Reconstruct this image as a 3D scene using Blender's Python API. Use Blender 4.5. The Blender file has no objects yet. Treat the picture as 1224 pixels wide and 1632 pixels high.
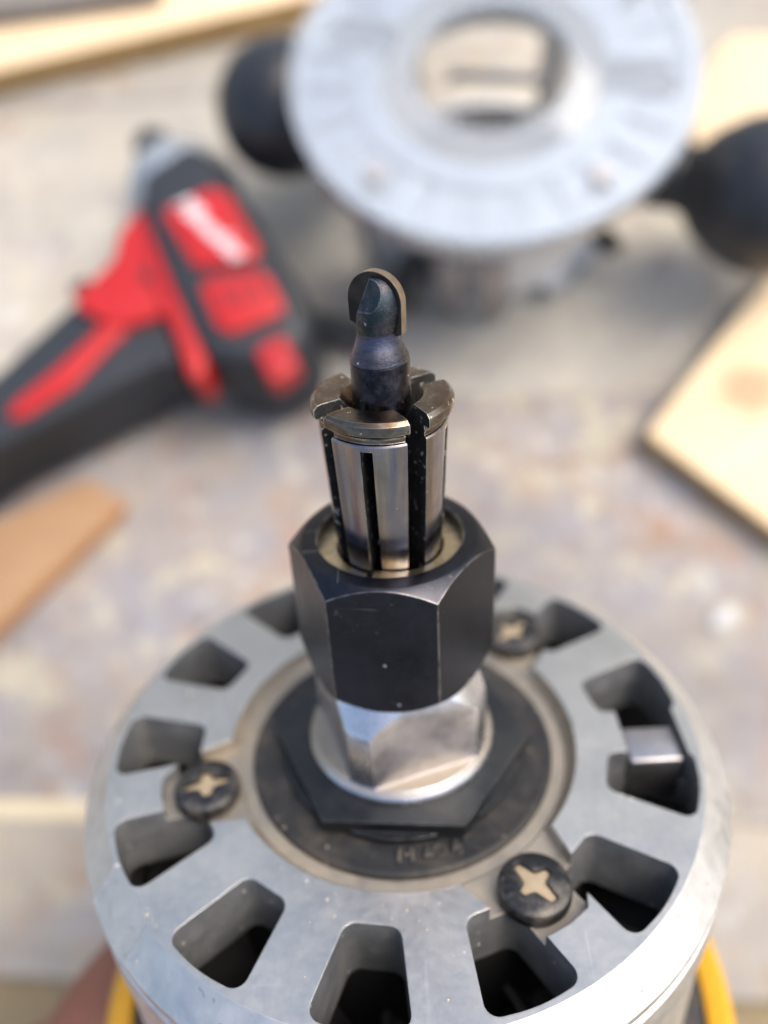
import bpy, bmesh, math, random
from mathutils import Matrix, Vector, Quaternion, noise
R = math.radians
S = 0.001                      # everything below is written in millimetres
scene = bpy.context.scene
col = scene.collection
random.seed(7)

# ------------------------------------------------------------------ camera
CAM_H = 348.6
cam_d = bpy.data.cameras.new("camera")
cam = bpy.data.objects.new("camera", cam_d); col.objects.link(cam)
M3 = Matrix(((0.9592965, 0.2824009, 0.0),
             (-0.2687013, 0.9127596, -0.3076841),
             (-0.0868903, 0.2951603, 0.9514886)))
cam.matrix_world = Matrix.Translation((0, 0, CAM_H * S)) @ M3.to_4x4()
cam_d.sensor_fit = 'HORIZONTAL'; cam_d.sensor_width = 36.0
cam_d.lens = 1384.18 / 1224 * 36
cam_d.clip_start = 0.005; cam_d.clip_end = 3000
cam_d.dof.use_dof = True
cam_d.dof.focus_distance = 0.0885
cam_d.dof.aperture_fstop = cam_d.lens / 3.4
scene.camera = cam

# ------------------------------------------------------------------ world, sun, exposure
SUN_EL, SUN_AZ = R(60), R(88)          # azimuth clockwise from +Y
w = bpy.data.worlds.new("World"); scene.world = w; w.use_nodes = True
nt = w.node_tree
sky = nt.nodes.new("ShaderNodeTexSky"); sky.sky_type = 'NISHITA'; sky.sun_disc = False
sky.sun_elevation = SUN_EL; sky.sun_rotation = SUN_AZ
sky.air_density = 1.0; sky.dust_density = 5.0; sky.ozone_density = 0.4
nt.links.new(sky.outputs[0], nt.nodes["Background"].inputs[0])
nt.nodes["Background"].inputs[1].default_value = 0.145
sun_d = bpy.data.lights.new("sun", 'SUN'); sun_d.energy = 1.1; sun_d.angle = R(32); sun_d.color = (1.0, 0.94, 0.85)
sun = bpy.data.objects.new("sun", sun_d); col.objects.link(sun)
sd = Vector((math.sin(SUN_AZ) * math.cos(SUN_EL), math.cos(SUN_AZ) * math.cos(SUN_EL), math.sin(SUN_EL)))
sun.rotation_euler = sd.to_track_quat('Z', 'Y').to_euler()
scene.view_settings.view_transform = 'Standard'; scene.view_settings.look = 'None'
scene.view_settings.exposure = 1.0; scene.view_settings.gamma = 1.0

# ------------------------------------------------------------------ helpers
def at(px, py, z=0.0):
    """point of the photograph (1224x1632) carried back onto the level z, in mm"""
    d = M3 @ Vector(((px - 612) / 1384.18, -(py - 816) / 1384.18, -1))
    t = (CAM_H - z) / -d.z
    return Vector((d.x * t, d.y * t, z))

def sharp(me, ang=35):
    me.shade_smooth(); me.set_sharp_from_angle(angle=R(ang))

def obj(name, bm, mat, parent=None, ang=35, scale=S):
    me = bpy.data.meshes.new(name)
    bmesh.ops.recalc_face_normals(bm, faces=bm.faces)
    for v in bm.verts: v.co *= scale
    bm.to_mesh(me); bm.free()
    for m in (mat if isinstance(mat, (list, tuple)) else [mat]): me.materials.append(m)
    sharp(me, ang)
    o = bpy.data.objects.new(name, me); col.objects.link(o)
    if parent: o.parent = parent
    return o

def tag(o, label=None, cat=None, group=None, kind=None):
    for k, v in (("label", label), ("category", cat), ("group", group), ("kind", kind)):
        if v: o[k] = v
    return o

def thing(name, label, cat, mat=None, loc=(0, 0, 0), group=None):
    o = bpy.data.objects.new(name, None); col.objects.link(o)
    o.empty_display_size = 0.01
    o.matrix_world = mat if mat is not None else Matrix.Translation(Vector(loc) * S)
    return tag(o, label, cat, group)

def lathe(prof, n=96, closed=True, bm=None, a0=0.0, a1=None):
    bm = bm or bmesh.new()
    full = a1 is None
    cnt = n if full else n + 1
    rings = []
    for i in range(cnt):
        a = a0 + (2 * math.pi * i / n if full else (a1 - a0) * i / n)
        ca, sa = math.cos(a), math.sin(a)
        rings.append([bm.verts.new((r * ca, r * sa, z)) for r, z in prof])
    m = len(prof)
    for i in range(n):
        A, B = rings[i], rings[(i + 1) % cnt]
        for j in range(m if closed else m - 1):
            k = (j + 1) % m
            bm.faces.new((A[j], B[j], B[k], A[k]))
    if not full and closed:
        bm.faces.new(rings[0]); bm.faces.new(list(reversed(rings[-1])))
    bmesh.ops.remove_doubles(bm, verts=bm.verts, dist=1e-5)
    bmesh.ops.recalc_face_normals(bm, faces=bm.faces)
    return bm

def solid(prof, n=96):
    """solid of revolution: profile runs from axis to axis"""
    bm = lathe(prof, n, closed=False)
    return bm

def round_poly(pts, rad, n=5):
    out = []
    N = len(pts)
    for i in range(N):
        p0, p1, p2 = (Vector(pts[(i + k) % N][:2]) for k in (-1, 0, 1))
        rr = rad[i] if isinstance(rad, (list, tuple)) else rad
        a, b = (p0 - p1), (p2 - p1)
        la, lb = a.length, b.length
        a.normalize(); b.normalize()
        th = math.acos(max(-1, min(1, a.dot(b)))) / 2
        d = min(rr / max(math.tan(th), 1e-3), la * .48, lb * .48)
        rr2 = d * math.tan(th)
        if rr2 < 1e-4: out.append(p1); continue
        bis = (a + b)
        if bis.length < 1e-6: out.append(p1); continue
        c = p1 + bis.normalized() * (d / math.cos(th))
        s, e = p1 + a * d, p1 + b * d
        a0 = math.atan2(*(s - c).yx); a1 = math.atan2(*(e - c).yx)
        da = (a1 - a0 + math.pi) % (2 * math.pi) - math.pi
        for k in range(n + 1):
            t = a0 + da * k / n
            out.append(c + rr2 * Vector((math.cos(t), math.sin(t))))
    return out

def prism(pts, z0, z1, bm=None, bev=0, seg=3, zfun=None):
    bm = bm or bmesh.new()
    lo = [bm.verts.new((p[0], p[1], z0)) for p in pts]
    hi = [bm.verts.new((p[0], p[1], z1)) for p in pts]
    n = len(pts)
    fs = [bm.faces.new(list(reversed(lo))), bm.faces.new(hi)]
    for i in range(n):
        fs.append(bm.faces.new((lo[i], lo[(i + 1) % n], hi[(i + 1) % n], hi[i])))
    bmesh.ops.recalc_face_normals(bm, faces=fs)
    if bev:
        es = [e for e in fs[1].edges] + [e for e in fs[0].edges]
        bmesh.ops.bevel(bm, geom=es, offset=bev, segments=seg, profile=.5, affect='EDGES', clamp_overlap=True)
    return bm

def box(x0, x1, y0, y1, z0, z1, bm=None, bev=0, seg=2, mat=None):
    b2 = bmesh.new()
    bmesh.ops.create_cube(b2, size=1)
    for v in b2.verts:
        v.co = Vector(((x0 + x1) / 2 + v.co.x * (x1 - x0), (y0 + y1) / 2 + v.co.y * (y1 - y0), (z0 + z1) / 2 + v.co.z * (z1 - z0)))
    if bev: bmesh.ops.bevel(b2, geom=list(b2.edges), offset=bev, segments=seg, profile=.5, affect='EDGES')
    if mat is not None: bmesh.ops.transform(b2, matrix=mat, verts=b2.verts)
    if bm is None: return b2
    me = bpy.data.meshes.new("tmp"); b2.to_mesh(me); b2.free(); bm.from_mesh(me); bpy.data.meshes.remove(me)
    return bm

def join(bm, other):
    me = bpy.data.meshes.new("tmp"); other.to_mesh(me); other.free(); bm.from_mesh(me); bpy.data.meshes.remove(me)
    return bm

def boolean(bm, cutters, op='DIFFERENCE'):
    """bm (mm) cut by every cutter bmesh; returns a new bmesh"""
    def tmp(b):
        bmesh.ops.recalc_face_normals(b, faces=b.faces)
        me = bpy.data.meshes.new("tmp"); b.to_mesh(me); b.free()
        o = bpy.data.objects.new("tmp", me); col.objects.link(o); return o
    a = tmp(bm); cs = [tmp(c) for c in cutters]
    for c in cs:
        m = a.modifiers.new("b", 'BOOLEAN'); m.operation = op; m.object = c; m.solver = 'EXACT'
    dg = bpy.context.evaluated_depsgraph_get(); dg.update()
    ev = a.evaluated_get(dg); me = bpy.data.meshes.new_from_object(ev)
    out = bmesh.new(); out.from_mesh(me)
    for o in [a] + cs:
        d = o.data; bpy.data.objects.remove(o); bpy.data.meshes.remove(d)
    bpy.data.meshes.remove(me)
    return out

def rotz(deg): return Matrix.Rotation(R(deg), 4, 'Z')
def pol(r, a): return Vector((r * math.cos(R(a)), r * math.sin(R(a))))

# ------------------------------------------------------------------ materials
class NB:
    """small node builder"""
    def __init__(self, name):
        self.m = bpy.data.materials.new(name); self.m.use_nodes = True
        self.t = self.m.node_tree; self.b = self.t.nodes["Principled BSDF"]
        self.tc = self.t.nodes.new("ShaderNodeTexCoord")
        self.co = self.tc.outputs['Object']
    def n(self, typ, **kw):
        nd = self.t.nodes.new(typ)
        for k, v in kw.items(): setattr(nd, k, v)
        return nd
    def link(self, a, b): self.t.links.new(a, b)
    def mapping(self, scale=(1, 1, 1), rot=(0, 0, 0), loc=(0, 0, 0)):
        m = self.n("ShaderNodeMapping"); self.link(self.co, m.inputs[0])
        m.inputs['Scale'].default_value = scale; m.inputs['Rotation'].default_value = rot; m.inputs['Location'].default_value = loc
        return m.outputs[0]
    def noise(self, scale, detail=3, rough=.55, co=None, dist=0):
        n = self.n("ShaderNodeTexNoise"); self.link(co or self.co, n.inputs['Vector'])
        n.inputs['Scale'].default_value = scale; n.inputs['Detail'].default_value = detail
        n.inputs['Roughness'].default_value = rough; n.inputs['Distortion'].default_value = dist
        return n.outputs['Fac']
    def ramp(self, fac, stops, interp='LINEAR'):
        r = self.n("ShaderNodeValToRGB"); self.link(fac, r.inputs[0]); cr = r.color_ramp; cr.interpolation = interp
        while len(cr.elements) < len(stops): cr.elements.new(.5)
        for e, (p, c) in zip(cr.elements, stops):
            e.position = p; e.color = (c, c, c, 1) if isinstance(c, (int, float)) else (*c, 1)
        return r.outputs[0]
    def mix(self, fac, a, b, mode='MIX'):
        m = self.n("ShaderNodeMix", data_type='RGBA', blend_type=mode)
        for sock, v in ((m.inputs[0], fac), (m.inputs[6], a), (m.inputs[7], b)):
            if isinstance(v, (int, float)): sock.default_value = v
            elif isinstance(v, tuple): sock.default_value = (*v, 1)
            else: self.link(v, sock)
        return m.outputs[2]
    def math(self, op, a, b=0.0, clamp=False):
        m = self.n("ShaderNodeMath", operation=op); m.use_clamp = clamp
        for s, v in ((m.inputs[0], a), (m.inputs[1], b)):
            if isinstance(v, (int, float)): s.default_value = v
            else: self.link(v, s)
        return m.outputs[0]
    def set(self, **kw):
        names = dict(base='Base Color', rough='Roughness', metal='Metallic', spec='Specular IOR Level', trans='Transmission Weight',
                     ior='IOR', coat='Coat Weight', coatr='Coat Roughness', sss='Subsurface Weight', aniso='Anisotropic')
        for k, v in kw.items():
            s = self.b.inputs[names[k]]
            if isinstance(v, (int, float)): s.default_value = v
            elif isinstance(v, tuple): s.default_value = (*v, 1)
            else: self.link(v, s)
        return self
    def bump(self, h, dist, strength=1.0, bevel=0.0):
        nrm = None
        if bevel:
            bv = self.n("ShaderNodeBevel"); bv.samples = 6; bv.inputs['Radius'].default_value = bevel; nrm = bv.outputs[0]
        if h is not None:
            bp = self.n("ShaderNodeBump"); bp.inputs['Distance'].default_value = dist; bp.inputs['Strength'].default_value = strength
            self.link(h, bp.inputs['Height'])
            if nrm is not None: self.link(nrm, bp.inputs['Normal'])
            nrm = bp.outputs[0]
        if nrm is not None: self.link(nrm, self.b.inputs['Normal'])
        return self

def specks(b, scale, thr, seed=0.0):
    """sparse small crumbs: 1 inside a crumb"""
    v = b.n("ShaderNodeTexVoronoi"); v.inputs['Scale'].default_value = scale
    b.link(b.mapping(loc=(seed, seed * 1.7, seed * .3)), v.inputs['Vector'])
    near = b.ramp(v.outputs['Distance'], [(0.10, 1.0), (0.22, 0.0)])
    wn = b.n("ShaderNodeSeparateColor"); b.link(v.outputs['Color'], wn.inputs[0])
    pick = b.math('GREATER_THAN', wn.outputs[0], thr)
    return b.math('MULTIPLY', near, pick)

def metal(name, base, rough, var=.25, nscale=600, dust=0.0, dustcol=(.55, .45, .33), bump=0.00002, bevel=.0003, metalness=1.0,
          speck=None, stretch=(1, 1, 1), tint=None, spec=.5, bscale=None, dscale=90, wear=None, scratch=None):
    b = NB(name)
    co = b.mapping(scale=stretch)
    n1 = b.noise(nscale, 5, .65, co); n2 = b.noise(nscale * .15, 4, .6)
    k = b.mix(.5, n1, n2)
    c0 = tuple(x * (1 - var) for x in base); c1 = tuple(min(1, x * (1 + var * .6)) for x in base)
    c = b.ramp(k, [(.32, c0), (.68, c1)])
    if tint:
        c = b.mix(b.ramp(b.noise(tint[1], 3, .55, co), [(.42, 0.0), (.62, 1.0)]), c, tint[0])
    rg = b.ramp(k, [(.3, rough * .8), (.7, min(1, rough * 1.25))])
    mt = metalness
    if dust:
        d = b.math('MULTIPLY', b.ramp(b.noise(dscale, 6, .7), [(.45, 0.0), (.75, 1.0)]), dust)
        c = b.mix(d, c, dustcol)
        mt = b.math('MULTIPLY', b.math('SUBTRACT', 1.0, d), metalness)
        rg = b.math('MAXIMUM', rg, b.math('MULTIPLY', d, .9))
    if speck:
        s = specks(b, speck[0], speck[1]) if speck[0] < 2000 else b.ramp(b.noise(speck[0] * .55, 2, .5), [(speck[1] - .15, 0.0), (speck[1] - .09, .8)])
        c = b.mix(s, c, speck[2] if len(speck) > 2 else (.75, .7, .62))
        mt = b.math('MULTIPLY', mt, b.math('SUBTRACT', 1.0, s)) if speck else mt
        rg = b.math('MAXIMUM', rg, s)
    if scratch:                                     # fine hairlines in two directions
        s1 = b.ramp(b.noise(scratch[0], 2, .5, b.mapping(scale=(1, .03, 1), rot=(0, 0, .6))), [(scratch[1], 0.0), (scratch[1] + .03, 1.0)])
        s2 = b.ramp(b.noise(scratch[0], 2, .5, b.mapping(scale=(.03, 1, 1), rot=(0, 0, .25))), [(scratch[1], 0.0), (scratch[1] + .03, 1.0)])
        sc = b.math('MULTIPLY', b.math('MAXIMUM', s1, s2), b.ramp(b.noise(60, 3), [(.45, 0.0), (.6, 1.0)]))
        c = b.mix(b.math('MULTIPLY', sc, scratch[3]), c, scratch[2])
    if wear:                                        # rubbed edges: where a rounded normal leaves the flat one
        bv = b.n("ShaderNodeBevel"); bv.samples = 8; bv.inputs['Radius'].default_value = wear[1]
        ge = b.n("ShaderNodeNewGeometry"); dt = b.n("ShaderNodeVectorMath", operation='DOT_PRODUCT')
        b.link(bv.outputs[0], dt.inputs[0]); b.link(ge.outputs['Normal'], dt.inputs[1])
        e = b.ramp(b.math('ADD', dt.outputs['Value'], b.math('MULTIPLY', b.math('SUBTRACT', b.noise(1800, 4, .7), .5), .06)), [(.955, wear[2]), (.992, 0.0)])
        e = b.math('MULTIPLY', e, b.ramp(b.noise(450, 4, .65), [(.38, .1), (.62, 1.0)]))
        c = b.mix(e, c, wear[0])
    b.set(base=c, rough=rg, metal=mt, spec=spec)
    b.bump(b.noise(bscale or nscale * 2, 4, .7, co), bump, .6, bevel)
    return b.m

def plastic(name, base, rough, var=.15, nscale=300, bump=.00002, spec=.5, bevel=.0006, dust=0.0, dustcol=(.4, .34, .27), dscale=60, speck=None):
    return metal(name, base, rough, var, nscale, dust, dustcol, bump, bevel, 0.0, speck, spec=spec, dscale=dscale)

M = {}
M['alu'] = metal('satin_aluminium', (.55, .535, .505), .40, .14, 900, dust=.16, dustcol=(.36, .345, .31), bump=.00002, speck=(900, .985, (.6, .57, .5)), bevel=.0002, dscale=120, scratch=(900, .66, (.7, .7, .69), .45), wear=((.7, .7, .68), .00018, .5))
M['alu_bright'] = metal('machined_aluminium', (.66, .655, .63), .46, .15, 500, bump=.00003, speck=(700, .95, (.3, .3, .3)), bevel=.0002, scratch=(700, .64, (.3, .3, .3), .5), dust=.15, dustcol=(.4, .39, .37), dscale=60)
M['alu_dust'] = metal('dusty_aluminium', (.42, .38, .32), .6, .2, 500, dust=.95, dustcol=(.27, .215, .15), bump=.00004, bevel=.0002, dscale=45)
M['black_oxide'] = metal('black_oxide_steel', (.038, .039, .047), .34, .25, 700, bump=.000008, speck=(700, .975, (.3, .3, .32)), bevel=.00016, scratch=(900, .68, (.22, .22, .23), .5), wear=((.46, .43, .41), .00032, .95))
M['lock_black'] = metal('blackened_steel', (.05, .055, .06), .5, .2, 500, bump=.00001, dust=.06, speck=(500, .95, (.34, .3, .25)), bevel=.0002, wear=((.25, .25, .26), .0002, .5))
M['polished'] = metal('polished_steel', (.72, .71, .71), .25, .14, 900, bump=.000006, bevel=.0003, stretch=(1, 1, .4))
M['tab'] = metal('grey_spring_steel', (.40, .385, .395), .42, .15, 500, bump=.00001, bevel=.0003)
M['slot_wall'] = metal('dusty_shaded_casting', (.19, .20, .21), .45, .35, 500, metalness=.5, dust=.5, dustcol=(.22, .21, .19), dscale=260, bump=.00005, bevel=.0002, speck=(900, .93, (.5, .49, .46)))  # same aluminium, slot shade painted into the dark base, pale dust over it
M['milled'] = metal('milled_steel', (.60, .585, .60), .38, .35, 500, bump=.00003, bevel=.0003, dust=.1, dustcol=(.4, .36, .3), dscale=160)
M['collet'] = metal('worn_collet_steel', (.36, .305, .255), .2, .45, 1500, bump=.00001, stretch=(1, 1, .08), bevel=.0001, tint=((.20, .22, .30), 420), dust=.12, dustcol=(.09, .075, .065), dscale=350, speck=(2600, .90, (.6, .56, .5)), wear=((.6, .55, .5), .00012, .8))
M['collet_rim'] = metal('tarnished_collet_steel', (.19, .16, .125), .25, .5, 1500, bump=.00002, bevel=.00012, tint=((.13, .085, .055), 420), speck=(2300, .84, (.62, .59, .53)), wear=((.72, .68, .6), .00016, .9))
M['collet_cut'] = metal('shaded_rough_cut_steel', (.035, .034, .033), .5, .8, 3000, bump=.00009, bevel=.0001, metalness=.5, speck=(2600, .79, (.38, .37, .35)), wear=((.5, .5, .48), .0002, .6))  # near-black base paints the shade inside the collet gaps
M['ring_brass'] = metal('straw_spring_steel', (.52, .42, .27), .3, .4, 900, bump=.00001, bevel=.0001, dust=.3, dustcol=(.6, .5, .36))
M['bit'] = metal('dark_bit_steel', (.026, .024, .027), .2, .7, 2600, bump=.00005, bevel=.00012, speck=(2100, .825, (.36, .33, .34)), stretch=(1, 1, .6), tint=((.042, .036, .04), 500), dust=.25, dustcol=(.12, .1, .1), dscale=900)  # pale specks: dust, plus glitter painted into the colour
M['bit_neck'] = metal('rough_bit_steel', (.10, .098, .105), .27, .8, 3400, bump=.00012, bevel=.0001, stretch=(.35, .35, 1.6), tint=((.09, .10, .16), 250), speck=(2300, .84, (.42, .41, .44)))
M['bit_lobe'] = metal('blued_bit_steel', (.09, .088, .10), .25, .9, 3400, bump=.00012, bevel=.0001, tint=((.03, .045, .052), 330), speck=(2300, .845, (.34, .33, .40)), wear=((.40, .40, .44), .00012, .8))  # pale specks paint the glitter of the ground steel into the colour
M['carbide'] = metal('carbide', (.03, .028, .028), .4, .3, 900, bump=.00001, bevel=.00006, tint=((.06, .05, .045), 200), wear=((.3, .27, .24), .0001, .7))
M['carbide_land'] = metal('carbide_land', (.34, .265, .19), .42, .35, 1500, bump=.00002, bevel=.00006, dust=.3, dustcol=(.14, .11, .09), dscale=400, speck=(2500, .9, (.6, .55, .5)))
M['cap'] = plastic('dusty_black_plastic', (.012, .013, .015), .6, .3, 300, dust=.55, dustcol=(.12, .098, .07), dscale=110, bump=.00008, speck=(900, .86, (.26, .22, .17)))
M['cap_mark'] = plastic('dusty_raised_plastic', (.03, .03, .03), .6, .3, 300, dust=.8, dustcol=(.15, .125, .09), dscale=300, bump=.00005)
M['screw'] = metal('black_screw', (.05, .052, .056), .5, .25, 500, dust=.8, dustcol=(.19, .165, .13), dscale=220, bump=.00001, bevel=.0004)
M['sawdust'] = plastic('packed_sawdust', (.33, .265, .175), .95, .2, 1500, bump=.0001)
M['crumb'] = plastic('sawdust_crumb', (.66, .58, .46), .95, .2, 1500, bump=.00002)
M['dark'] = plastic('black_motor_inside', (.008, .008, .009), .7)
M['fan'] = plastic('dusty_fan_plastic', (.03, .03, .032), .5, dust=.4, dustcol=(.10, .09, .07))
M['blackp'] = plastic('black_tool_plastic', (.02, .022, .024), .45, dust=.1)
M['yellow'] = plastic('yellow_tool_plastic', (.62, .31, .008), .4, .08)
M['red'] = plastic('red_tool_plastic', (.41, .012, .012), .38, .1)
M['red_mid'] = plastic('mid_red_plastic', (.36, .014, .016), .45, .1)
M['red_dark'] = plastic('deep_red_plastic', (.28, .010, .012), .45, .1)
M['rubber'] = plastic('black_grip_rubber', (.018, .022, .028), .55, .2, spec=.5)
M['white_print'] = plastic('white_print', (.72, .64, .66), .5, .02)
M['nose'] = metal('grey_gearcase_metal', (.44, .48, .51), .45, .15, 300, metalness=.7)
M['knob'] = plastic('black_knob_plastic', (.014, .016, .02), .36, .1, spec=.55)
M['cast'] = metal('cast_aluminium', (.58, .615, .65), .45, .12, 250, bump=.00006)
M['cast_in'] = metal('chalky_cast_aluminium', (.72, .71, .69), .6, .15, 200, metalness=.25, bump=.00006)
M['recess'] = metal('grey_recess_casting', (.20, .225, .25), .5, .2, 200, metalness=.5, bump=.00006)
M['cast_grey'] = metal('grey_cast_aluminium', (.44, .42, .42), .5, .2, 200, bump=.00006, dust=.25, dustcol=(.4, .34, .26))

def clear():
    b = NB('clear_polycarbonate')
    n = b.noise(60, 4, .6)
    b.set(base=(.86, .91, .95), rough=b.ramp(n, [(.3, .10), (.7, .2)]), trans=.84, ior=1.5)      # scuffed, slightly milky
    b.bump(b.noise(140, 3), .00004, .5)
    return b.m
M['clear'] = clear()

def wood(name, a, c, ring=(1, 12, 1), rough=.65, scale=30, spec=.3, speckcol=None):
    b = NB(name)
    co = b.mapping(scale=ring)
    n = b.noise(scale, 5, .6, co, .6); n2 = b.noise(scale * 5, 3, .6, co)
    k = b.mix(.35, n, n2)
    cc = b.ramp(k, [(.3, a), (.7, c)])
    gr = b.noise(scale * 1.6, 4, .65, b.mapping(scale=(ring[0] * .6, ring[1] * 2.2, ring[2])), .8)
    cc = b.mix(b.ramp(gr, [(.52, 0.0), (.66, .45)]), cc, tuple(x * .55 for x in a))
    b.set(base=cc, rough=rough, spec=spec)
    b.bump(n2, .0002, .4)
    return b.m
M['pine'] = wood('pale_pine', (.66, .50, .31), (.78, .63, .43))
M['pine_edge'] = wood('shaded_tan_pine_edge', (.42, .26, .10), (.52, .34, .15))  # tan edge wood, with the shade of the side faces painted in
M['ply'] = wood('brown_plywood', (.27, .16, .085), (.37, .235, .135))
M['ply_edge'] = wood('brown_plywood_edge', (.36, .18, .08), (.48, .25, .11))
M['grey_board'] = wood('weathered_grey_board', (.16, .145, .13), (.24, .22, .2))

def pine_knot():
    b = NB('pale_pine_with_stain')
    co = b.mapping(scale=(1, 9, 1)); n = b.noise(28, 5, .6, co, .6)
    cc = b.ramp(n, [(.3, (.66, .50, .30)), (.7, (.78, .63, .42))])
    d = b.n("ShaderNodeVectorMath", operation='DISTANCE'); b.link(b.co, d.inputs[0]); d.inputs[1].default_value = (.1575, .1138, .0125)
    wob = b.math('ADD', d.outputs['Value'], b.math('MULTIPLY', b.math('SUBTRACT', b.noise(90, 3), .5), .012))
    cc = b.mix(b.ramp(wob, [(.008, .8), (.015, 0.0)]), cc, (.44, .27, .155))
    b.set(base=cc, rough=.65, spec=.3); b.bump(n, .0002, .3)
    return b.m
M['pine_stain'] = pine_knot()

def bench(name, base, seed):
    b = NB(name)
    L = lambda s: b.mapping(loc=(seed + s, seed * 1.3 - s, s))
    n1 = b.noise(26, 3, .55, L(0.0)); n2 = b.noise(48, 4, .6, L(3.1)); n3 = b.noise(60, 4, .62, L(7.7)); n4 = b.noise(34, 3, .6, L(11.0)); n5 = b.noise(420, 4, .7, L(2.0))
    lil, cream, tan, pink, pale, dark = base
    c = b.ramp(n1, [(.36, lil), (.64, tan)])
    c = b.mix(b.ramp(n4, [(.56, 0.0), (.63, .8)]), c, pink)
    c = b.mix(b.ramp(n2, [(.545, 0.0), (.61, .75)]), c, cream)
    c = b.mix(b.ramp(n3, [(.59, 0.0), (.645, .8)]), c, pale)
    c = b.mix(b.ramp(b.noise(70, 4, .6, L(19.0)), [(.58, 0.0), (.67, .7)]), c, dark)
    big = b.noise(9, 4, .6, L(23.0))
    c = b.mix(b.ramp(big, [(.42, .5), (.6, 0.0)]), c, tuple(.62 * x for x in lil))
    rust = b.math('MULTIPLY', b.ramp(b.noise(14, 4, .65, L(31.0)), [(.55, 0.0), (.66, 1.0)]), b.ramp(b.noise(90, 4, .65, L(37.0)), [(.45, 0.0), (.58, .8)]))
    c = b.mix(rust, c, (.30, .17, .10))
    gl = b.noise(40, 5, .65, b.mapping(scale=(.12, 1, 1), rot=(0, 0, 0), loc=(seed, 0, 0)), .4)
    c = b.mix(b.ramp(gl, [(.54, 0.0), (.66, .35)]), c, tuple(.55 * x for x in tan))
    c = b.mix(b.ramp(n5, [(.35, .25), (.65, 0.0)]), c, (.10, .085, .075))
    b.set(base=c, rough=.75, spec=.3)
    b.bump(b.mix(.5, n5, n2), .0004, .5)
    return b.m
LIL, CREAM, TAN, PINK, PALE, DARK = (.29, .288, .31), (.52, .485, .355), (.37, .32, .265), (.35, .24, .19), (.50, .49, .475), (.17, .145, .14)
M['bench'] = bench('worn_painted_plywood', (LIL, CREAM, TAN, PINK, PALE, DARK), 1.0)
M['bench_far'] = bench('worn_cream_plywood', ((.44, .42, .37), (.56, .52, .40), (.52, .48, .40), (.42, .38, .36), (.58, .56, .50), (.30, .275, .27)), 5.0)
M['bench_near'] = bench('scuffed_bench_board', ((.36, .34, .32), (.46, .40, .28), (.42, .37, .29), (.40, .32, .25), (.48, .46, .43), (.26, .23, .2)), 9.0)
M['bench_olive'] = bench('raw_olive_board', ((.25, .20, .11), (.30, .24, .14), (.27, .21, .12), (.24, .17, .09), (.3, .25, .16), (.16, .12, .07)), 13.0)
M['filler'] = wood('pale_filler_strip', (.52, .45, .30), (.6, .53, .38))

def skin_mat():
    b = NB('skin')
    n = b.noise(40, 3); n2 = b.noise(700, 4, .6)
    c = b.ramp(n, [(.3, (.15, .062, .04)), (.7, (.21, .092, .062))])
    b.set(base=c, rough=.5, spec=.35, sss=.05)
    b.bump(n2, .0002, .4)
    return b.m
M['skin'] = skin_mat()
def ground_mat():
    b = NB('yard_ground'); b.co = b.tc.outputs['Object']
    c = b.ramp(b.noise(2.0, 6, .6), [(.3, (.20, .19, .16)), (.7, (.30, .28, .24))])
    b.set(base=c, rough=.9); return b.m
M['ground'] = ground_mat()

# ------------------------------------------------------------------ setting: ground and workbench
bm = bmesh.new(); bmesh.ops.create_grid(bm, x_segments=8, y_segments=8, size=400000)
for v in bm.verts: v.co.z = -860
tag(obj('ground', bm, M['ground']), kind='structure')

TH = R(-16.3)
bench_m = Matrix.Rotation(TH, 4, 'Z')
bench_t = thing('workbench', 'worn paint-speckled wooden workbench of long boards under all the tools', 'workbench')
bench_t.matrix_world = bench_m
def plank(v0, v1, mat, z=0.0, u0=-620, u1=760, name='plank', seed=0):
    b2 = box(u0, u1, v0 + .15, v1 - .15, -22, z, bev=.5, seg=2)
    return obj(name, b2, mat, bench_t)
plank(-240, -72, M['bench_olive'], -6.0)
plank(-72, -14, M['bench_near'], -.4)
plank(-14, 160, M['bench'], 0.0)
plank(160, 330, M['bench_far'], -.3)
plank(330, 520, M['bench_far'], 0.1)
obj('filler_strip', box(-420, -118, -16, -9, -3, .7, bev=.3), M['filler'], bench_t)
for u in (-560, 700):
    for v in (-200, 480):
        obj('leg', box(u - 40, u + 40, v - 40, v + 40, -860, -66, bev=2), M['pine_edge'], bench_t)
for v in (-200, 480):
    obj('rail', box(-600, 740, v - 22, v + 22, -66, -22.2, bev=2), M['pine_edge'], bench_t)

# ------------------------------------------------------------------ router motor
Q = Matrix(((0.9737656, 0.1274357, 0.1885225), (-0.2180612, 0.7593738, 0.6130259), (-0.0650376, -0.6380529, 0.7672409)))
T = Vector((-6.568467, 8.036972, 223.307958))
RM = Matrix.Translation(T * S) @ Q.to_4x4()
router = thing('router_motor', 'silver router motor with slotted round face and black collet nut, held up in the hand', 'router', RM)

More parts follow.
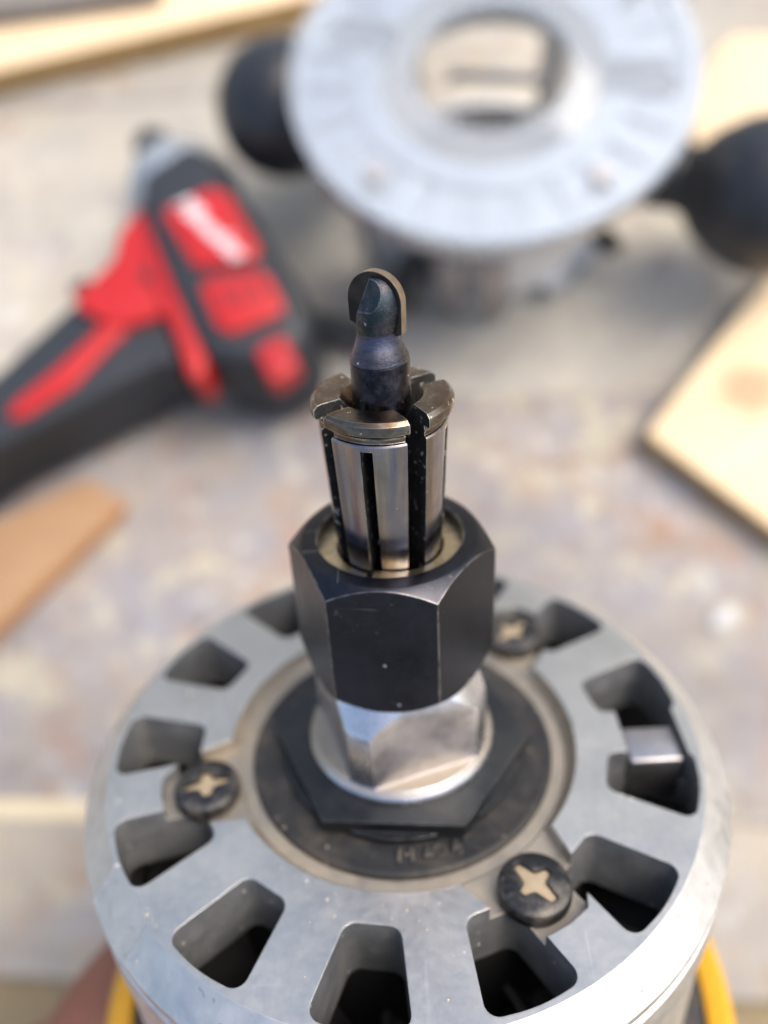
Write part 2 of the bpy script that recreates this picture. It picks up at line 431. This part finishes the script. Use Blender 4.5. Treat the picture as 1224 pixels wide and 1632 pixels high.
N_SLOT = 13
slot_ang = [-99.0 + 360 / N_SLOT * k for k in range(N_SLOT)]
body = lathe([(40.4, 0), (44, -3.7), (44, -4.7), (43.1, -5.0), (43.1, -6.5), (44, -6.8), (44, -13), (43.5, -13.4), (43.5, -48), (41, -48),
              (41, -9.5), (16, -9.5), (16, -2.3), (22.6, -2.3), (23.4, -1.6), (24, 0)], 192)
cut = []
sl = bmesh.new()
for k, a in enumerate(slot_ang):
    p = [pol(28.2, a - 6.5), pol(39.5, a - 8.3), pol(39.9, a), pol(39.5, a + 8.3), pol(28.2, a + 6.5)]
    p = round_poly(p, [1.7, 1.6, 30, 1.6, 1.7], 6)
    prism(p, -20, 5, sl)
cut.append(sl)
SCREWS = [(27.9, -58.4), (27.2, -166.0), (27.9, 48.1)]
pk = bmesh.new()
for r, a in SCREWS:
    m = rotz(a)
    p = [(22, -7.3), (25.5, -6.6), (30.5, -5.6), (33.6, -3.0), (33.9, 0), (33.6, 3.0), (30.5, 5.6), (25.5, 6.6), (22, 7.3)]
    p = [m @ Vector((x + (r - 27.9), y, 0)) for x, y in p]
    prism(p, -2.1, 6, pk)
cut.append(pk)
ch = box(30.5, 38.5, -8.6, 3.4, -6.0, 5, mat=rotz(0))
cut.append(ch)
# worn key flat in the chamfer
nb = box(-.62, 8, -4.9, 4.9, -9, 9)
bmesh.ops.transform(nb, matrix=Matrix.Translation((42.2, 0, -1.85)) @ Matrix.Rotation(R(-45), 4, 'Y'), verts=nb.verts)
bmesh.ops.transform(nb, matrix=rotz(-146), verts=nb.verts)
cut.append(nb)
body = boolean(body, cut)
bmesh.ops.recalc_face_normals(body, faces=body.faces)
body.normal_update()
for f in body.faces:
    c = f.calc_center_median(); r = math.hypot(c.x, c.y)
    near = min((c.xy - pol(sr, sa)).length for sr, sa in SCREWS)
    if -3.3 < c.z < -.05 and (r < 24.3 or (near < 7.6 and abs(c.z + 2.1) < .06 or near < 7.6 and r < 27.5 and c.z > -2.2)): f.material_index = 1
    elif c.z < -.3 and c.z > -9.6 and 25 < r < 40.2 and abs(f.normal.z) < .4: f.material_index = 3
    elif r > 40.3 and c.z > -14: f.material_index = 2
    elif c.z < -13: f.material_index = 2
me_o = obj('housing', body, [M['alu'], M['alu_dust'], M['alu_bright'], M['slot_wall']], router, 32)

obj('fan_chamber', solid([(0, -26), (40.6, -26), (40.6, -48.5), (0, -48.5)], 64), M['dark'], router)
# hub around the bearing inside the slots
obj('bearing_hub', lathe([(27.6, -9.7), (27.6, -25.8), (15, -25.8), (15, -9.7)], 96), M['dark'], router)
fan = bmesh.new()
for k in range(22):
    box(17, 39.5, -.5, .5, -25.5, -15, fan, mat=rotz(k * 360 / 22) @ Matrix.Rotation(R(28), 4, 'X') @ Matrix.Translation((0, -9, -2)))
obj('cooling_fan', fan, M['fan'], router)
obj('spring_tab', box(30.8, 38.3, -5.4, .7, -9, -1.4, bev=.5, seg=3), M['tab'], router)
obj('motor_body', solid([(0, -48.6), (43.2, -48.6), (44.5, -50), (44.5, -57), (49, -60), (49.5, -66), (46, -70), (45, -75), (45, -190), (40, -200), (0, -200)], 96), M['blackp'], router)
obj('yellow_band', lathe([(49.7, -60.5), (52.6, -60), (54.2, -61.5), (54.6, -66), (54.6, -72), (50, -73), (49.6, -66)], 128), M['yellow'], router)

cap = solid([(0, -9), (20.75, -9), (20.85, -1.75), (20.6, -1.45), (20.1, -1.4), (19.7, -1.55), (19, -1.6), (0, -1.6)], 128)
cap_o = obj('bearing_cap', cap, M['cap'], router)
# raised moulded marks on the cap, worn and full of dust
def on_cap(r, a): p = pol(r, a); return p.x, p.y
for k, (a, kind) in enumerate([(-93.5, 'I'), (-88.5, 'I'), (-82, 'A'), (-77.5, 'O'), (-70.5, 'A'), (-64.5, 'n')]):
    x, y = on_cap(18.0, a); m = Matrix.Translation((x, y, -1.65)) @ rotz(a + 90)
    b2 = bmesh.new()
    if kind == 'I': box(-.3, .3, -1.0, 1.0, 0, .5, b2, bev=.1, mat=m)
    elif kind == 'A':
        prism([m @ Vector(q) for q in ((-.75, -.7, 0), (.75, -.7, 0), (0, .95, 0))], -1.65, -1.0, b2)
    elif kind == 'O':
        b3 = lathe([(.65, 0), (.95, 0), (.9, .35), (.7, .35)], 24); bmesh.ops.transform(b3, matrix=m, verts=b3.verts); join(b2, b3)
    else:
        b3 = lathe([(.55, 0), (.85, 0), (.8, .35), (.6, .35)], 16, a0=0, a1=math.pi); bmesh.ops.transform(b3, matrix=m, verts=b3.verts); join(b2, b3)
    obj('moulded_mark', b2, M['cap_mark'], cap_o)

hx = [pol(17.8, -6.0 + 60 * k) for k in range(6)]
ln = prism(hx, -.45, 1.37, bev=0)
join(ln, solid([(0, -1.55), (16.2, -1.55), (16.4, -1.3), (16.4, -.46), (0, -.46)], 96))
obj('lock_nut', ln, M['lock_black'], router, 20)

sp = solid([(0, 1.2), (12.5, 1.2), (12.75, 1.5), (12.7, 2.0), (12.4, 2.5), (12.05, 2.75), (11.9, 3.1), (11.9, 4), (11.95, 11.2), (11.8, 11.9), (11.5, 12.5), (9.4, 15.6), (0, 15.65)], 128)
fl = []
for a in (-72, 18, 108, 198):
    fb = box(9.55, 18, -13, 13, 2.95, 20, bev=.35, seg=2)
    bmesh.ops.transform(fb, matrix=rotz(a), verts=fb.verts); fl.append(fb)
sp = boolean(sp, fl)
bmesh.ops.recalc_face_normals(sp, faces=sp.faces); sp.normal_update()
for f in sp.faces:
    c = f.calc_center_median()
    if abs(c.z - 3) < 1 and f.normal.z > .7 or 2.9 < c.z and f.normal.z < .4 and c.xy.length < 11.2: f.material_index = 2 if f.normal.z > .7 and c.z < 4 else 1
obj('spindle', sp, [M['polished'], M['milled'], M['alu_dust']], router, 40)

PH = math.degrees(-.1303)
nut = prism([pol(12.51, PH + 60 * k) for k in range(6)], 15.6, 34.5)
env = solid([(0, 15.7), (10.5, 15.7), (10.9, 15.95), (12.52, 17.8), (12.6, 18.2), (12.6, 32.4), (12.52, 32.62), (10.62, 34.42), (10.4, 34.5), (0, 34.5)], 128)
nut = boolean(nut, [env], 'INTERSECT')
nut = boolean(nut, [solid([(0, 17.5), (8.58, 17.5), (8.58, 34.0), (9.0, 36), (0, 36)], 96)])
nut_o = obj('collet_nut', nut, M['black_oxide'], router, 24)
rg = bmesh.new(); prev = None; a0, a1, n = R(-107), R(-107 + 351), 110
for i in range(n + 1):
    t = i / n; a = a0 + (a1 - a0) * t; dz = .7 * max(0, 1 - t * 5)
    q = [rg.verts.new((r * math.cos(a), r * math.sin(a), z + dz)) for r, z in ((6.3, 32.2), (8.55, 32.3), (8.55, 33.0), (6.4, 33.1))]
    if prev:
        for j in range(4): rg.faces.new((prev[j], prev[(j + 1) % 4], q[(j + 1) % 4], q[j]))
    else: rg.faces.new(q)
    prev = q
rg.faces.new(prev)
obj('retaining_ring', rg, M['ring_brass'], nut_o)
obj('nut_bore_lining', lathe([(8.55, 18), (8.55, 32.1), (8.3, 32.1), (8.3, 18)], 64), M['ring_brass'], nut_o)

co = lathe([(3.25, 18), (5.6, 18), (6.15, 33.5), (6.36, 35.6), (7.1, 49.8), (6.98, 50.0), (6.72, 50.1), (6.72, 50.55), (6.86, 50.6), (6.86, 50.75), (6.7, 50.8), (6.7, 51.2), (7.58, 51.28), (7.76, 51.45), (7.8, 52.2), (7.7, 52.45), (7.3, 52.8), (6.9, 52.88),
            (4.75, 52.9), (4.5, 52.75), (3.5, 51.2), (3.25, 50.9)], 160)
ct = []
for a in (-61.5, 29.0): ct.append(box(-12, 12, -1.15, 1.15, 25, 60, mat=rotz(a)))
for a in (-106.2, -16.2): ct.append(box(-12, 12, -.68, .68, 25, 49.3, mat=rotz(a)))
co = boolean(co, ct)
bmesh.ops.recalc_face_normals(co, faces=co.faces); co.normal_update()
for f in co.faces:
    c = f.calc_center_median(); nr = f.normal; rad = Vector((c.x, c.y, 0)).normalized(); r = math.hypot(c.x, c.y)
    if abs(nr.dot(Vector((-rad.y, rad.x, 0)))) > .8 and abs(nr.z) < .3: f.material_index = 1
    elif c.z > 49.95: f.material_index = 2
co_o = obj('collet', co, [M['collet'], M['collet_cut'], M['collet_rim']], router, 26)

scr = []
for i, (r, a) in enumerate(SCREWS):
    b2 = solid([(0, -2.1), (4.2, -2.1), (4.4, -1.6), (4.4, -.5), (4.25, .0), (3.9, .3), (3.2, .48), (0, .55)], 48)
    m = rotz(a); c = pol(r, a)
    rot = (-52, 12, 40)[i]
    def cross(k):
        p = []
        for q in range(4):
            L = (3.2, 2.3, 3.1, 2.2)[q] * k
            for (u, v) in ((.95 * k, -.95 * k), (L, -.5 * k), (L, .5 * k)):
                t = rotz(rot + 90 * q) @ Vector((u, v, 0)); p.append((t.x, t.y))
        return round_poly(p, .25, 3)
    b2 = boolean(b2, [prism(cross(1.0), -1.2, 3)])
    bmesh.ops.transform(b2, matrix=Matrix.Translation((c.x, c.y, 0)), verts=b2.verts)
    so = obj('screw', b2, M['screw'], router, 30)
    pb = prism(cross(.99), -1.1, (.12, -.25, 0)[i], bev=.2, seg=2)
    bmesh.ops.transform(pb, matrix=Matrix.Translation((c.x, c.y, 0)), verts=pb.verts)
    obj('sawdust_plug', pb, M['sawdust'], so)

# ------------------------------------------------------------------ router bit, gripped by the collet
bit = thing('router_bit', 'small black round nose router bit standing upright in the split collet', 'router bit', RM)
obj('shank', solid([(0, 26), (3.175, 26), (3.175, 56.55), (3.1, 56.7), (0, 56.75)], 64), M['bit'], bit)
PHI = -30.0
lob = solid([(0, 56.5), (3.12, 56.72), (3.12, 57.0), (2.5, 58.5), (2.34, 59.1), (2.34, 60.0), (2.6, 60.9), (2.78, 62.2)] + [(2.78 * math.cos(t), 62.2 + 3.5 * math.sin(t)) for t in [R(9 * k) for k in range(1, 10)]] + [(0, 65.75)], 64)
m = rotz(PHI)
g = bmesh.new()
for sgn in (1, -1):
    # gullet: in front of the blade face, slanting so that the lobe is wider at its foot
    vs = []
    for z, ub in ((59.2, -1.85), (66.4, .05)):
        for u, v in ((ub, -.46), (-6, -.46), (-6, -6), (ub + .5, -6)):
            vs.append(g.verts.new(m @ Vector((u * sgn, v * sgn, z))))
    for f in ((0, 1, 2, 3), (7, 6, 5, 4), (0, 4, 5, 1), (1, 5, 6, 2), (2, 6, 7, 3), (3, 7, 4, 0)): g.faces.new([vs[i] for i in f])
bmesh.ops.recalc_face_normals(g, faces=g.faces)
fl2 = bmesh.new()                               # relief-ground facet over the nose, both flutes
for sgn in (1, -1):
    vs = []
    for u in (-4, 4):
        for v, z in ((2.62, 62.6), (.78, 65.85), (1.5, 69), (8, 66), (8, 62)):
            vs.append(fl2.verts.new(m @ Vector((u * sgn, -v * sgn, z))))
    for f in ((0, 1, 2, 3, 4), (9, 8, 7, 6, 5)): fl2.faces.new([vs[i] for i in f])
    for k in range(5): fl2.faces.new((vs[k], vs[5 + k], vs[5 + (k + 1) % 5], vs[(k + 1) % 5]))
bmesh.ops.recalc_face_normals(fl2, faces=fl2.faces)
lob = boolean(lob, [g, fl2])
lob.normal_update()
for f in lob.faces:
    if f.calc_center_median().z < 60.0: f.material_index = 1
obj('fluted_core', lob, [M['bit_lobe'], M['bit_neck']], bit, 24)
bl = bmesh.new()
out = [(-3.0, 60.7), (-2.2, 60.4), (2.2, 59.6), (3.0, 59.9), (3.08, 63.0)] + [(3.08 * math.cos(R(9 * k)), 63.0 + 3.08 * math.sin(R(9 * k))) for k in range(1, 20)] + [(-3.08, 63.0)]
fr = [bl.verts.new(m @ Vector((u, -.52, z))) for u, z in out]; bk = [bl.verts.new(m @ Vector((u, .52, z))) for u, z in out]
bl.faces.new(fr); bl.faces.new(list(reversed(bk)))
for i in range(len(out)):
    j = (i + 1) % len(out); f = bl.faces.new((fr[i], bk[i], bk[j], fr[j])); f.material_index = 1
obj('cutting_blade', bl, [M['carbide'], M['carbide_land']], bit, 30)

# ------------------------------------------------------------------ sawdust crumbs lying on the router face
cr = bmesh.new()
for i in range(170):
    for _ in range(20):
        r = random.uniform(24.3, 40); a = random.uniform(-180, 180)
        if r > 27.5 and min(abs((a - s + 180) % 360 - 180) for s in slot_ang) < 9.2: continue
        if min((pol(r, a) - pol(sr, sa)).length for sr, sa in SCREWS) < 8: continue
        break
    else: continue
    c = pol(r, a); s = random.choice((.05, .07, .07, .1, .1, .13, .2)) * random.uniform(.7, 1.2)
    if i < 2: s = .32
    b2 = bmesh.new(); bmesh.ops.create_icosphere(b2, subdivisions=1, radius=s)
    mm = Matrix.Translation((c.x, c.y, s * .25)) @ rotz(random.uniform(0, 360)) @ Matrix.Diagonal((random.uniform(.6, 1.8), random.uniform(.5, 1), random.uniform(.35, .7), 1))
    bmesh.ops.transform(b2, matrix=mm, verts=b2.verts); join(cr, b2)
crumbs = obj('sawdust', cr, M['crumb']); crumbs.matrix_world = RM
tag(crumbs, 'pale sawdust crumbs scattered over the silver router face', 'sawdust', kind='stuff')

# ------------------------------------------------------------------ the hand that holds the router
def hand():
    bm = bmesh.new(); lay = bm.verts.layers.skin.verify()
    def chain(pts, first=None):
        prev = first
        for (p, rad) in pts:
            v = bm.verts.new(p); v[lay].radius = (rad, rad); v[lay].use_root = prev is None
            if prev is not None: bm.edges.new((prev, v))
            prev = v
        return prev
    def cyl(r, a, z): p = pol(r, a); return Vector((p.x, p.y, z))
    # one skinned chain per finger, rooted inside the palm; angles run round the motor
    zs = (-86, -105, -123, -139)
    for i, z in enumerate(zs):
        L = (1.0, 1.12, 1.05, .85)[i]; rr = (9.3, 9.5, 9.0, 7.8)[i]
        chain([(cyl(72, 184, z - 6), rr + 3), (cyl(63, 166, z - 2), rr + 2.2), (cyl(58, 166 - 42 * L, z + 1), rr + .6), (cyl(55, 166 - 74 * L, z), rr - .3), (cyl(54, 166 - 96 * L, z - 1), rr - 1.6)])
    V = Vector
    chain([(V((-62, 10, -112)), 19), (V((-79, 3, -117)), 24), (V((-107, -11, -129)), 25), (V((-138, -27, -142)), 26), (V((-200, -60, -165)), 30), (V((-310, -138, -212)), 36)])
    chain([(V((-64, 4, -96)), 14), (V((-80, -6, -106)), 16), (V((-104, -20, -122)), 16)])
    chain([(V((-64, 6, -134)), 14), (V((-82, -4, -138)), 16), (V((-104, -18, -140)), 16)])
    chain([(V((-84, -24, -116)), 15), (cyl(70, 208, -98), 13), (cyl(59, 230, -86), 10.5), (cyl(57, 256, -82), 9.0), (cyl(56, 274, -81), 7.5)])
    me = bpy.data.meshes.new('hand'); bm.to_mesh(me); bm.free()
    # mark a root in every chain
    o = bpy.data.objects.new('tmp_hand', me); col.objects.link(o)
    mod = o.modifiers.new('skin', 'SKIN'); mod.branch_smoothing = .6
    ss = o.modifiers.new('sub', 'SUBSURF'); ss.levels = 2
    rm = o.modifiers.new('remesh', 'REMESH'); rm.mode = 'VOXEL'; rm.voxel_size = 2.0
    sm = o.modifiers.new('smooth', 'SMOOTH'); sm.iterations = 6; sm.factor = .6
    dg = bpy.context.evaluated_depsgraph_get(); dg.update()
    m2 = bpy.data.meshes.new_from_object(o.evaluated_get(dg)); m2.name = 'hand'
    bpy.data.objects.remove(o); bpy.data.meshes.remove(me)
    for v in m2.vertices: v.co *= S
    m2.materials.clear(); m2.materials.append(M['skin']); m2.shade_smooth()
    h = bpy.data.objects.new('person', m2); col.objects.link(h); h.matrix_world = RM
    return tag(h, 'bare brown hand gripping the router motor from below, at the lower left corner', 'person')
hand()

def bar(p0, p1, r, name, mat, par, n=16):
    p0, p1 = Vector(p0), Vector(p1)
    b2 = solid([(0, 0), (r * .9, 0), (r, r * .2), (r, (p1 - p0).length - r * .2), (r * .9, (p1 - p0).length), (0, (p1 - p0).length)], n)
    q = (p1 - p0).to_track_quat('Z', 'Y').to_matrix().to_4x4()
    bmesh.ops.transform(b2, matrix=Matrix.Translation(p0) @ q, verts=b2.verts)
    return obj(name, b2, mat, par)

# ------------------------------------------------------------------ router base, lying upside down behind
BC = at(785, 100, 90)
base = thing('router_mount', 'upside-down router base with round clear sub-base and two black knobs', 'router base', loc=(BC.x, BC.y, 0))
co_b = lathe([(46.5, 12), (50.5, 12), (50.5, 66), (56, 74), (56, 78.5), (44, 78.5), (44, 70), (46.5, 66)], 96)
co_b = boolean(co_b, [box(38, 60, -27, 27, 18, 62, bev=4, seg=3, mat=rotz(78)), box(38, 60, -16, 16, 12.5, 40, bev=3, seg=3, mat=rotz(-42)), box(38, 60, -16, 16, 16, 60, bev=3, seg=3, mat=rotz(12)), box(38, 60, -16, 16, 16, 60, bev=3, seg=3, mat=rotz(170))])  # the last two side windows are added to let light into the collar
obj('collar', co_b, M['cast_in'], base)
obj('clamp_ring', lathe([(46, 0.2), (53.5, .2), (55, 2), (55, 9), (53.5, 11.8), (46, 11.8)], 96, a0=R(-78), a1=R(250)), M['cast'], base)
# cast plate with radial ribs that show through the clear disc
pl = lathe([(42.5, 78.6), (75, 78.6), (75, 82), (74, 85.6), (70.5, 85.6), (70, 83), (53, 83), (52.5, 85.6), (42.5, 85.6)], 128)
RECESS = [[rotz(q) @ Vector(v) for v in ((40, -8, 0), (62, -9, 0), (68, -5, 0), (68, 5, 0), (62, 9, 0), (40, 8, 0))] for q in (-25, 141)]
pl = boolean(pl, [prism(round_poly(p, 3.5), 79.6, 95) for p in RECESS])
obj('base_plate', pl, M['cast'], base, 30)
for k in range(26):
    a = 360 / 26 * k
    if min(abs((a - q + 180) % 360 - 180) for q in (-25, 141)) < 10: continue
    obj('rib', box(52.6, 70.4, -1.1, 1.1, 82.9, 85.5, mat=rotz(a)), M['cast'], base)
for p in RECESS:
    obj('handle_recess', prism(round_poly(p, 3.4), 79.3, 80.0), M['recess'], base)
sub = lathe([(29, 86), (76, 86), (76.3, 86.6), (76.3, 89.2), (75.5, 90), (29.8, 90), (29, 89.3)], 160)
obj('clear_plate', sub, M['clear'], base)
for a in (-70, -150, 15, 100):
    p = pol(62, a)
    b2 = solid([(0, 86.4), (4, 86.4), (4, 88.2), (3.4, 90.3), (0, 90.4)], 24); bmesh.ops.transform(b2, matrix=Matrix.Translation((p.x, p.y, 0)), verts=b2.verts)
    obj('plate_screw', b2, M['cast_grey'], base)
def knob(dx, dy, z, k=1.0):
    L = math.hypot(dx, dy); prof = [(0, 0), (9, 0), (10, 3), (12, 9), (18, 14), (23.5, 22), (26.5, 31), (27, 38), (25, 47), (20, 55), (12, 60.5), (5, 62.3), (0, 62.5)]
    b2 = solid([(r * k, h * k) for r, h in prof], 48)
    q = Vector((dx, dy, 0)).to_track_quat('Z', 'Y').to_matrix().to_4x4()
    start = Vector((dx, dy, 0)).normalized() * (L - 38 * k)
    bmesh.ops.transform(b2, matrix=Matrix.Translation((start.x, start.y, z)) @ q, verts=b2.verts)
    k = obj('knob', b2, M['knob'], base, 60)
    b3 = solid([(0, 0), (14, 0), (13, 30), (0, 30)], 24)
    s2 = Vector((dx, dy, 0)).normalized() * 47
    bmesh.ops.transform(b3, matrix=Matrix.Translation((s2.x, s2.y, z)) @ q, verts=b3.verts)
    obj('knob_stem', b3, M['knob'], base)
knob(-79, 40, 56, 1.04); knob(95, -64, 51, 1.12)
def rel(px, py, z): return at(px, py, z) - Vector((BC.x, BC.y, 0))
bar(rel(662, 425, 44), rel(640, 478, 12), 7.5, 'clamp_lever', M['blackp'], base)
bar(rel(795, 452, 22), rel(797, 480, 6), 3.4, 'clamp_bolt', M['blackp'], base)
bar(rel(955, 372, 34), rel(975, 392, 14), 5.0, 'release_latch', M['blackp'], base)
bar(rel(716, 120, 34), rel(864, 126, 34), 2.6, 'cross_bar', M['cast_grey'], base)  # thin grey bar across the inside of the collar
obj('clamp_lug', box(-6, 6, -58, -48, 4, 46, bev=1.5, mat=rotz(-16)), M['cast_grey'], base)
obj('clamp_lug', box(-6, 6, -58, -48, 4, 46, bev=1.5, mat=rotz(-34)), M['cast_grey'], base)

# ------------------------------------------------------------------ red and black driver lying on the bench
drill = thing('cordless_driver', 'red and black cordless driver lying on its side left of the router', 'cordless driver', loc=(-40, 200, 0))
D0 = Vector((-40, 200, 0))
def outl(pix, z, rad): return round_poly([(at(x, y, z) - D0).xy for x, y in pix], rad, 5)
def slab(name, pix, zref, z0, z1, mat, rad=4, bev=3, seg=4, par=drill):
    p = outl(pix, zref, rad)
    return obj(name, prism(p, z0, z1, bev=bev, seg=seg), mat, par, 50)
HEAD = [(246, 318), (318, 268), (352, 284), (400, 345), (462, 445), (498, 500), (506, 545), (492, 588), (436, 618), (350, 602), (322, 560), (282, 470), (244, 372)]
shell = slab('head_shell', HEAD, 38, 2, 57, M['rubber'], 7, 11, 5)
p1 = slab('side_panel', [(256, 338), (338, 300), (364, 310), (416, 398), (404, 418), (312, 430)], 58, 52, 59.5, M['red'], 4, 1.6, 3)
p2 = slab('vent_panel', [(315, 452), (345, 442), (424, 432), (456, 490), (440, 505), (368, 534), (345, 522)], 58, 52, 59.2, M['red'], 4, 1.6, 3)
for (x0, y0) in ((350, 468), (376, 462), (404, 454), ):
    slab('vent_slot', [(x0, y0 - 6), (x0 + 6, y0 - 8), (x0 + 18, y0 + 20), (x0 + 12, y0 + 24)], 59, 58.8, 59.6, M['rubber'], 1, 0, par=p2)
slab('rear_cap', [(402, 556), (452, 530), (478, 584), (432, 618)], 57, 46, 58.4, M['red_mid'], 3, 2.5, 4)
slab('clamshell_rib', [(228, 345), (246, 335), (300, 480), (330, 575), (326, 612), (302, 606), (288, 555), (240, 440)], 50, 30, 53, M['red'], 3, 3, 3)
slab('trigger_housing', [(232, 340), (262, 420), (285, 500), (262, 510), (195, 530), (130, 500), (122, 475), (150, 455), (186, 420), (192, 385), (216, 350)], 46, 8, 50, M['red'], 4, 7, 4)
slab('trigger', [(150, 452), (122, 470), (128, 492), (156, 478)], 32, 22, 40, M['rubber'], 2, 3, 3)
slab('handle_grip', [(140, 498), (200, 520), (262, 500), (292, 545), (304, 604), (262, 604), (150, 662), (0, 736), (-170, 860), (-230, 800), (-150, 735), (0, 628)], 34, 5, 46, M['rubber'], 6, 13, 5)
slab('handle_panel', [(206, 450), (252, 470), (236, 500), (170, 562), (118, 618), (40, 668), (10, 672), (22, 645), (90, 590), (150, 535)], 46, 30, 48.5, M['red'], 5, 3, 3)
bt = slab('battery', [(-170, 862), (-240, 790), (-330, 850), (-270, 930)], 34, 1, 52, M['blackp'], 5, 6, 3)
# screw recess beside the rib
b2 = solid([(0, 49.0), (3.4, 49.0), (3.4, 50.6), (0, 50.6)], 24); c = at(238, 438, 50) - D0
bmesh.ops.transform(b2, matrix=Matrix.Translation((c.x, c.y, 0)), verts=b2.verts); obj('case_screw', b2, M['rubber'], drill)
# gearcase nose and its bit holder
pa = at(286, 300, 34) - D0; pb = at(246, 236, 34) - D0
ax = (pb - pa); ax.z = 0; q = ax.to_track_quat('Z', 'Y').to_matrix().to_4x4()
b2 = solid([(0, -8), (25, -8), (25, 0), (22.5, 8), (17, 17), (12.5, 22), (11, 23), (0, 23)], 48)
bmesh.ops.transform(b2, matrix=Matrix.Translation((pa.x, pa.y, 30)) @ q, verts=b2.verts); obj('gearcase', b2, M['nose'], drill)
b2 = solid([(0, 22.9), (8.5, 22.9), (8.5, 33), (6.5, 36), (0, 36)], 32)
bmesh.ops.transform(b2, matrix=Matrix.Translation((pa.x, pa.y, 30)) @ q, verts=b2.verts); obj('bit_holder', b2, M['rubber'], drill)
bar(at(500, 520, 14) - D0, at(598, 540, 10) - D0, 7, 'belt_hook', M['rubber'], drill)
# white script lettering on the side panel
fc = bpy.data.curves.new('lettering', 'FONT'); fc.body = "Milwaukee"; fc.size = .0102; fc.shear = .35; fc.extrude = .0001; fc.offset = .00026; fc.space_character = .86
fc.align_x = 'CENTER'; fc.align_y = 'CENTER'; fc.materials.append(M['white_print'])
ft = bpy.data.objects.new('tmp_text', fc); col.objects.link(ft)
bpy.context.evaluated_depsgraph_get().update()
lm = bpy.data.meshes.new_from_object(ft.evaluated_get(bpy.context.evaluated_depsgraph_get())); bpy.data.objects.remove(ft); bpy.data.curves.remove(fc)
fo = bpy.data.objects.new('lettering', lm); col.objects.link(fo); fo.parent = p1
c0, c1 = at(290, 322, 59.6) - D0, at(378, 402, 59.6) - D0
cm = (c0 + c1) / 2; dv = c1 - c0
fo.location = Vector((cm.x, cm.y, 59.62)) * S; fo.rotation_euler = (0, 0, math.atan2(dv.y, dv.x))

# ------------------------------------------------------------------ boards lying about on the bench
def board(name, corners, z0, z1, mats, label, bev=.8, rad=2.0, cat='board'):
    p = round_poly([Vector(c[:2]) for c in corners], rad, 3)
    b2 = prism(p, z0, z1, bev=bev, seg=2)
    b2.normal_update()
    for f in b2.faces:
        if abs(f.normal.z) < .5: f.material_index = 1
    o = obj(name, b2, mats, None, 40)
    return tag(o, label, cat)
A, B, C_, = at(138, 762, 12), at(198, 800, 12), at(-60, 1052, 12)
board('plywood_offcut', [A, B, C_, C_ + Vector((-70, 18, 0)), A + Vector((-78, -14, 0))], 0.3, 12, [M['ply'], M['ply_edge']], 'brown plywood offcut with rounded corner below the driver handle', rad=5)
B0, B1, B2 = at(1224 + 60, 362, 14), at(1030, 690, 14), at(1224 + 80, 896, 14)
board('knotty_board', [B0, B1, B2, B2 + Vector((90, 70, 0)), B0 + Vector((70, 0, 0))], 0.3, 14, [M['pine_stain'], M['pine_edge']], 'pale board with a round brown stain, its corner pointing at the router', rad=3)
s0, s1 = at(-70, 171.5, 0), at(560, 24, 0)
dr = (s1 - s0).normalized(); pr = Vector((-dr.y, dr.x, 0))
board('pine_batten', [s0, s1, s1 + pr * 62, s0 + pr * 62], .3, 16.5, [M['pine'], M['pine_edge']], 'long pale pine board with shaded tan edge across the back, under a grey board')
g0, g1 = at(-60, 50, 16.6), at(262, 8, 16.6)
dg_ = (g1 - g0).normalized(); pg = Vector((-dg_.y, dg_.x, 0))
board('grey_board', [g0, g1, g1 + pg * 50 + dg_ * 6, g0 + pg * 50], 16.6, 26, [M['grey_board'], M['grey_board']], 'weathered grey board lying on the long pale pine board')
w0 = [at(1100, 236, 12), at(1128, 96, 12), at(1172, 54, 12), at(1330, 58, 12), at(1330, 260, 12)]
board('pine_offcut', [w0[0], w0[4], w0[3], w0[2], w0[1]], .3, 12, [M['pine'], M['pine_edge']], 'pale pine offcut behind the right knob of the router base', rad=4)
ch = at(1150, 985, 0)
b2 = bmesh.new(); bmesh.ops.create_icosphere(b2, subdivisions=2, radius=1)
for v in b2.verts: v.co = Vector((v.co.x * 6.5, v.co.y * 4, v.co.z * 1.6)) * (1 + .25 * noise.noise(v.co * 2))
bmesh.ops.transform(b2, matrix=Matrix.Translation((ch.x, ch.y, 1.2)) @ rotz(20), verts=b2.verts)
tag(obj('paint_chip', b2, plastic('white_chip', (.46, .46, .46), .6)), 'small white chip lying on the bench right of the router face', 'chip')
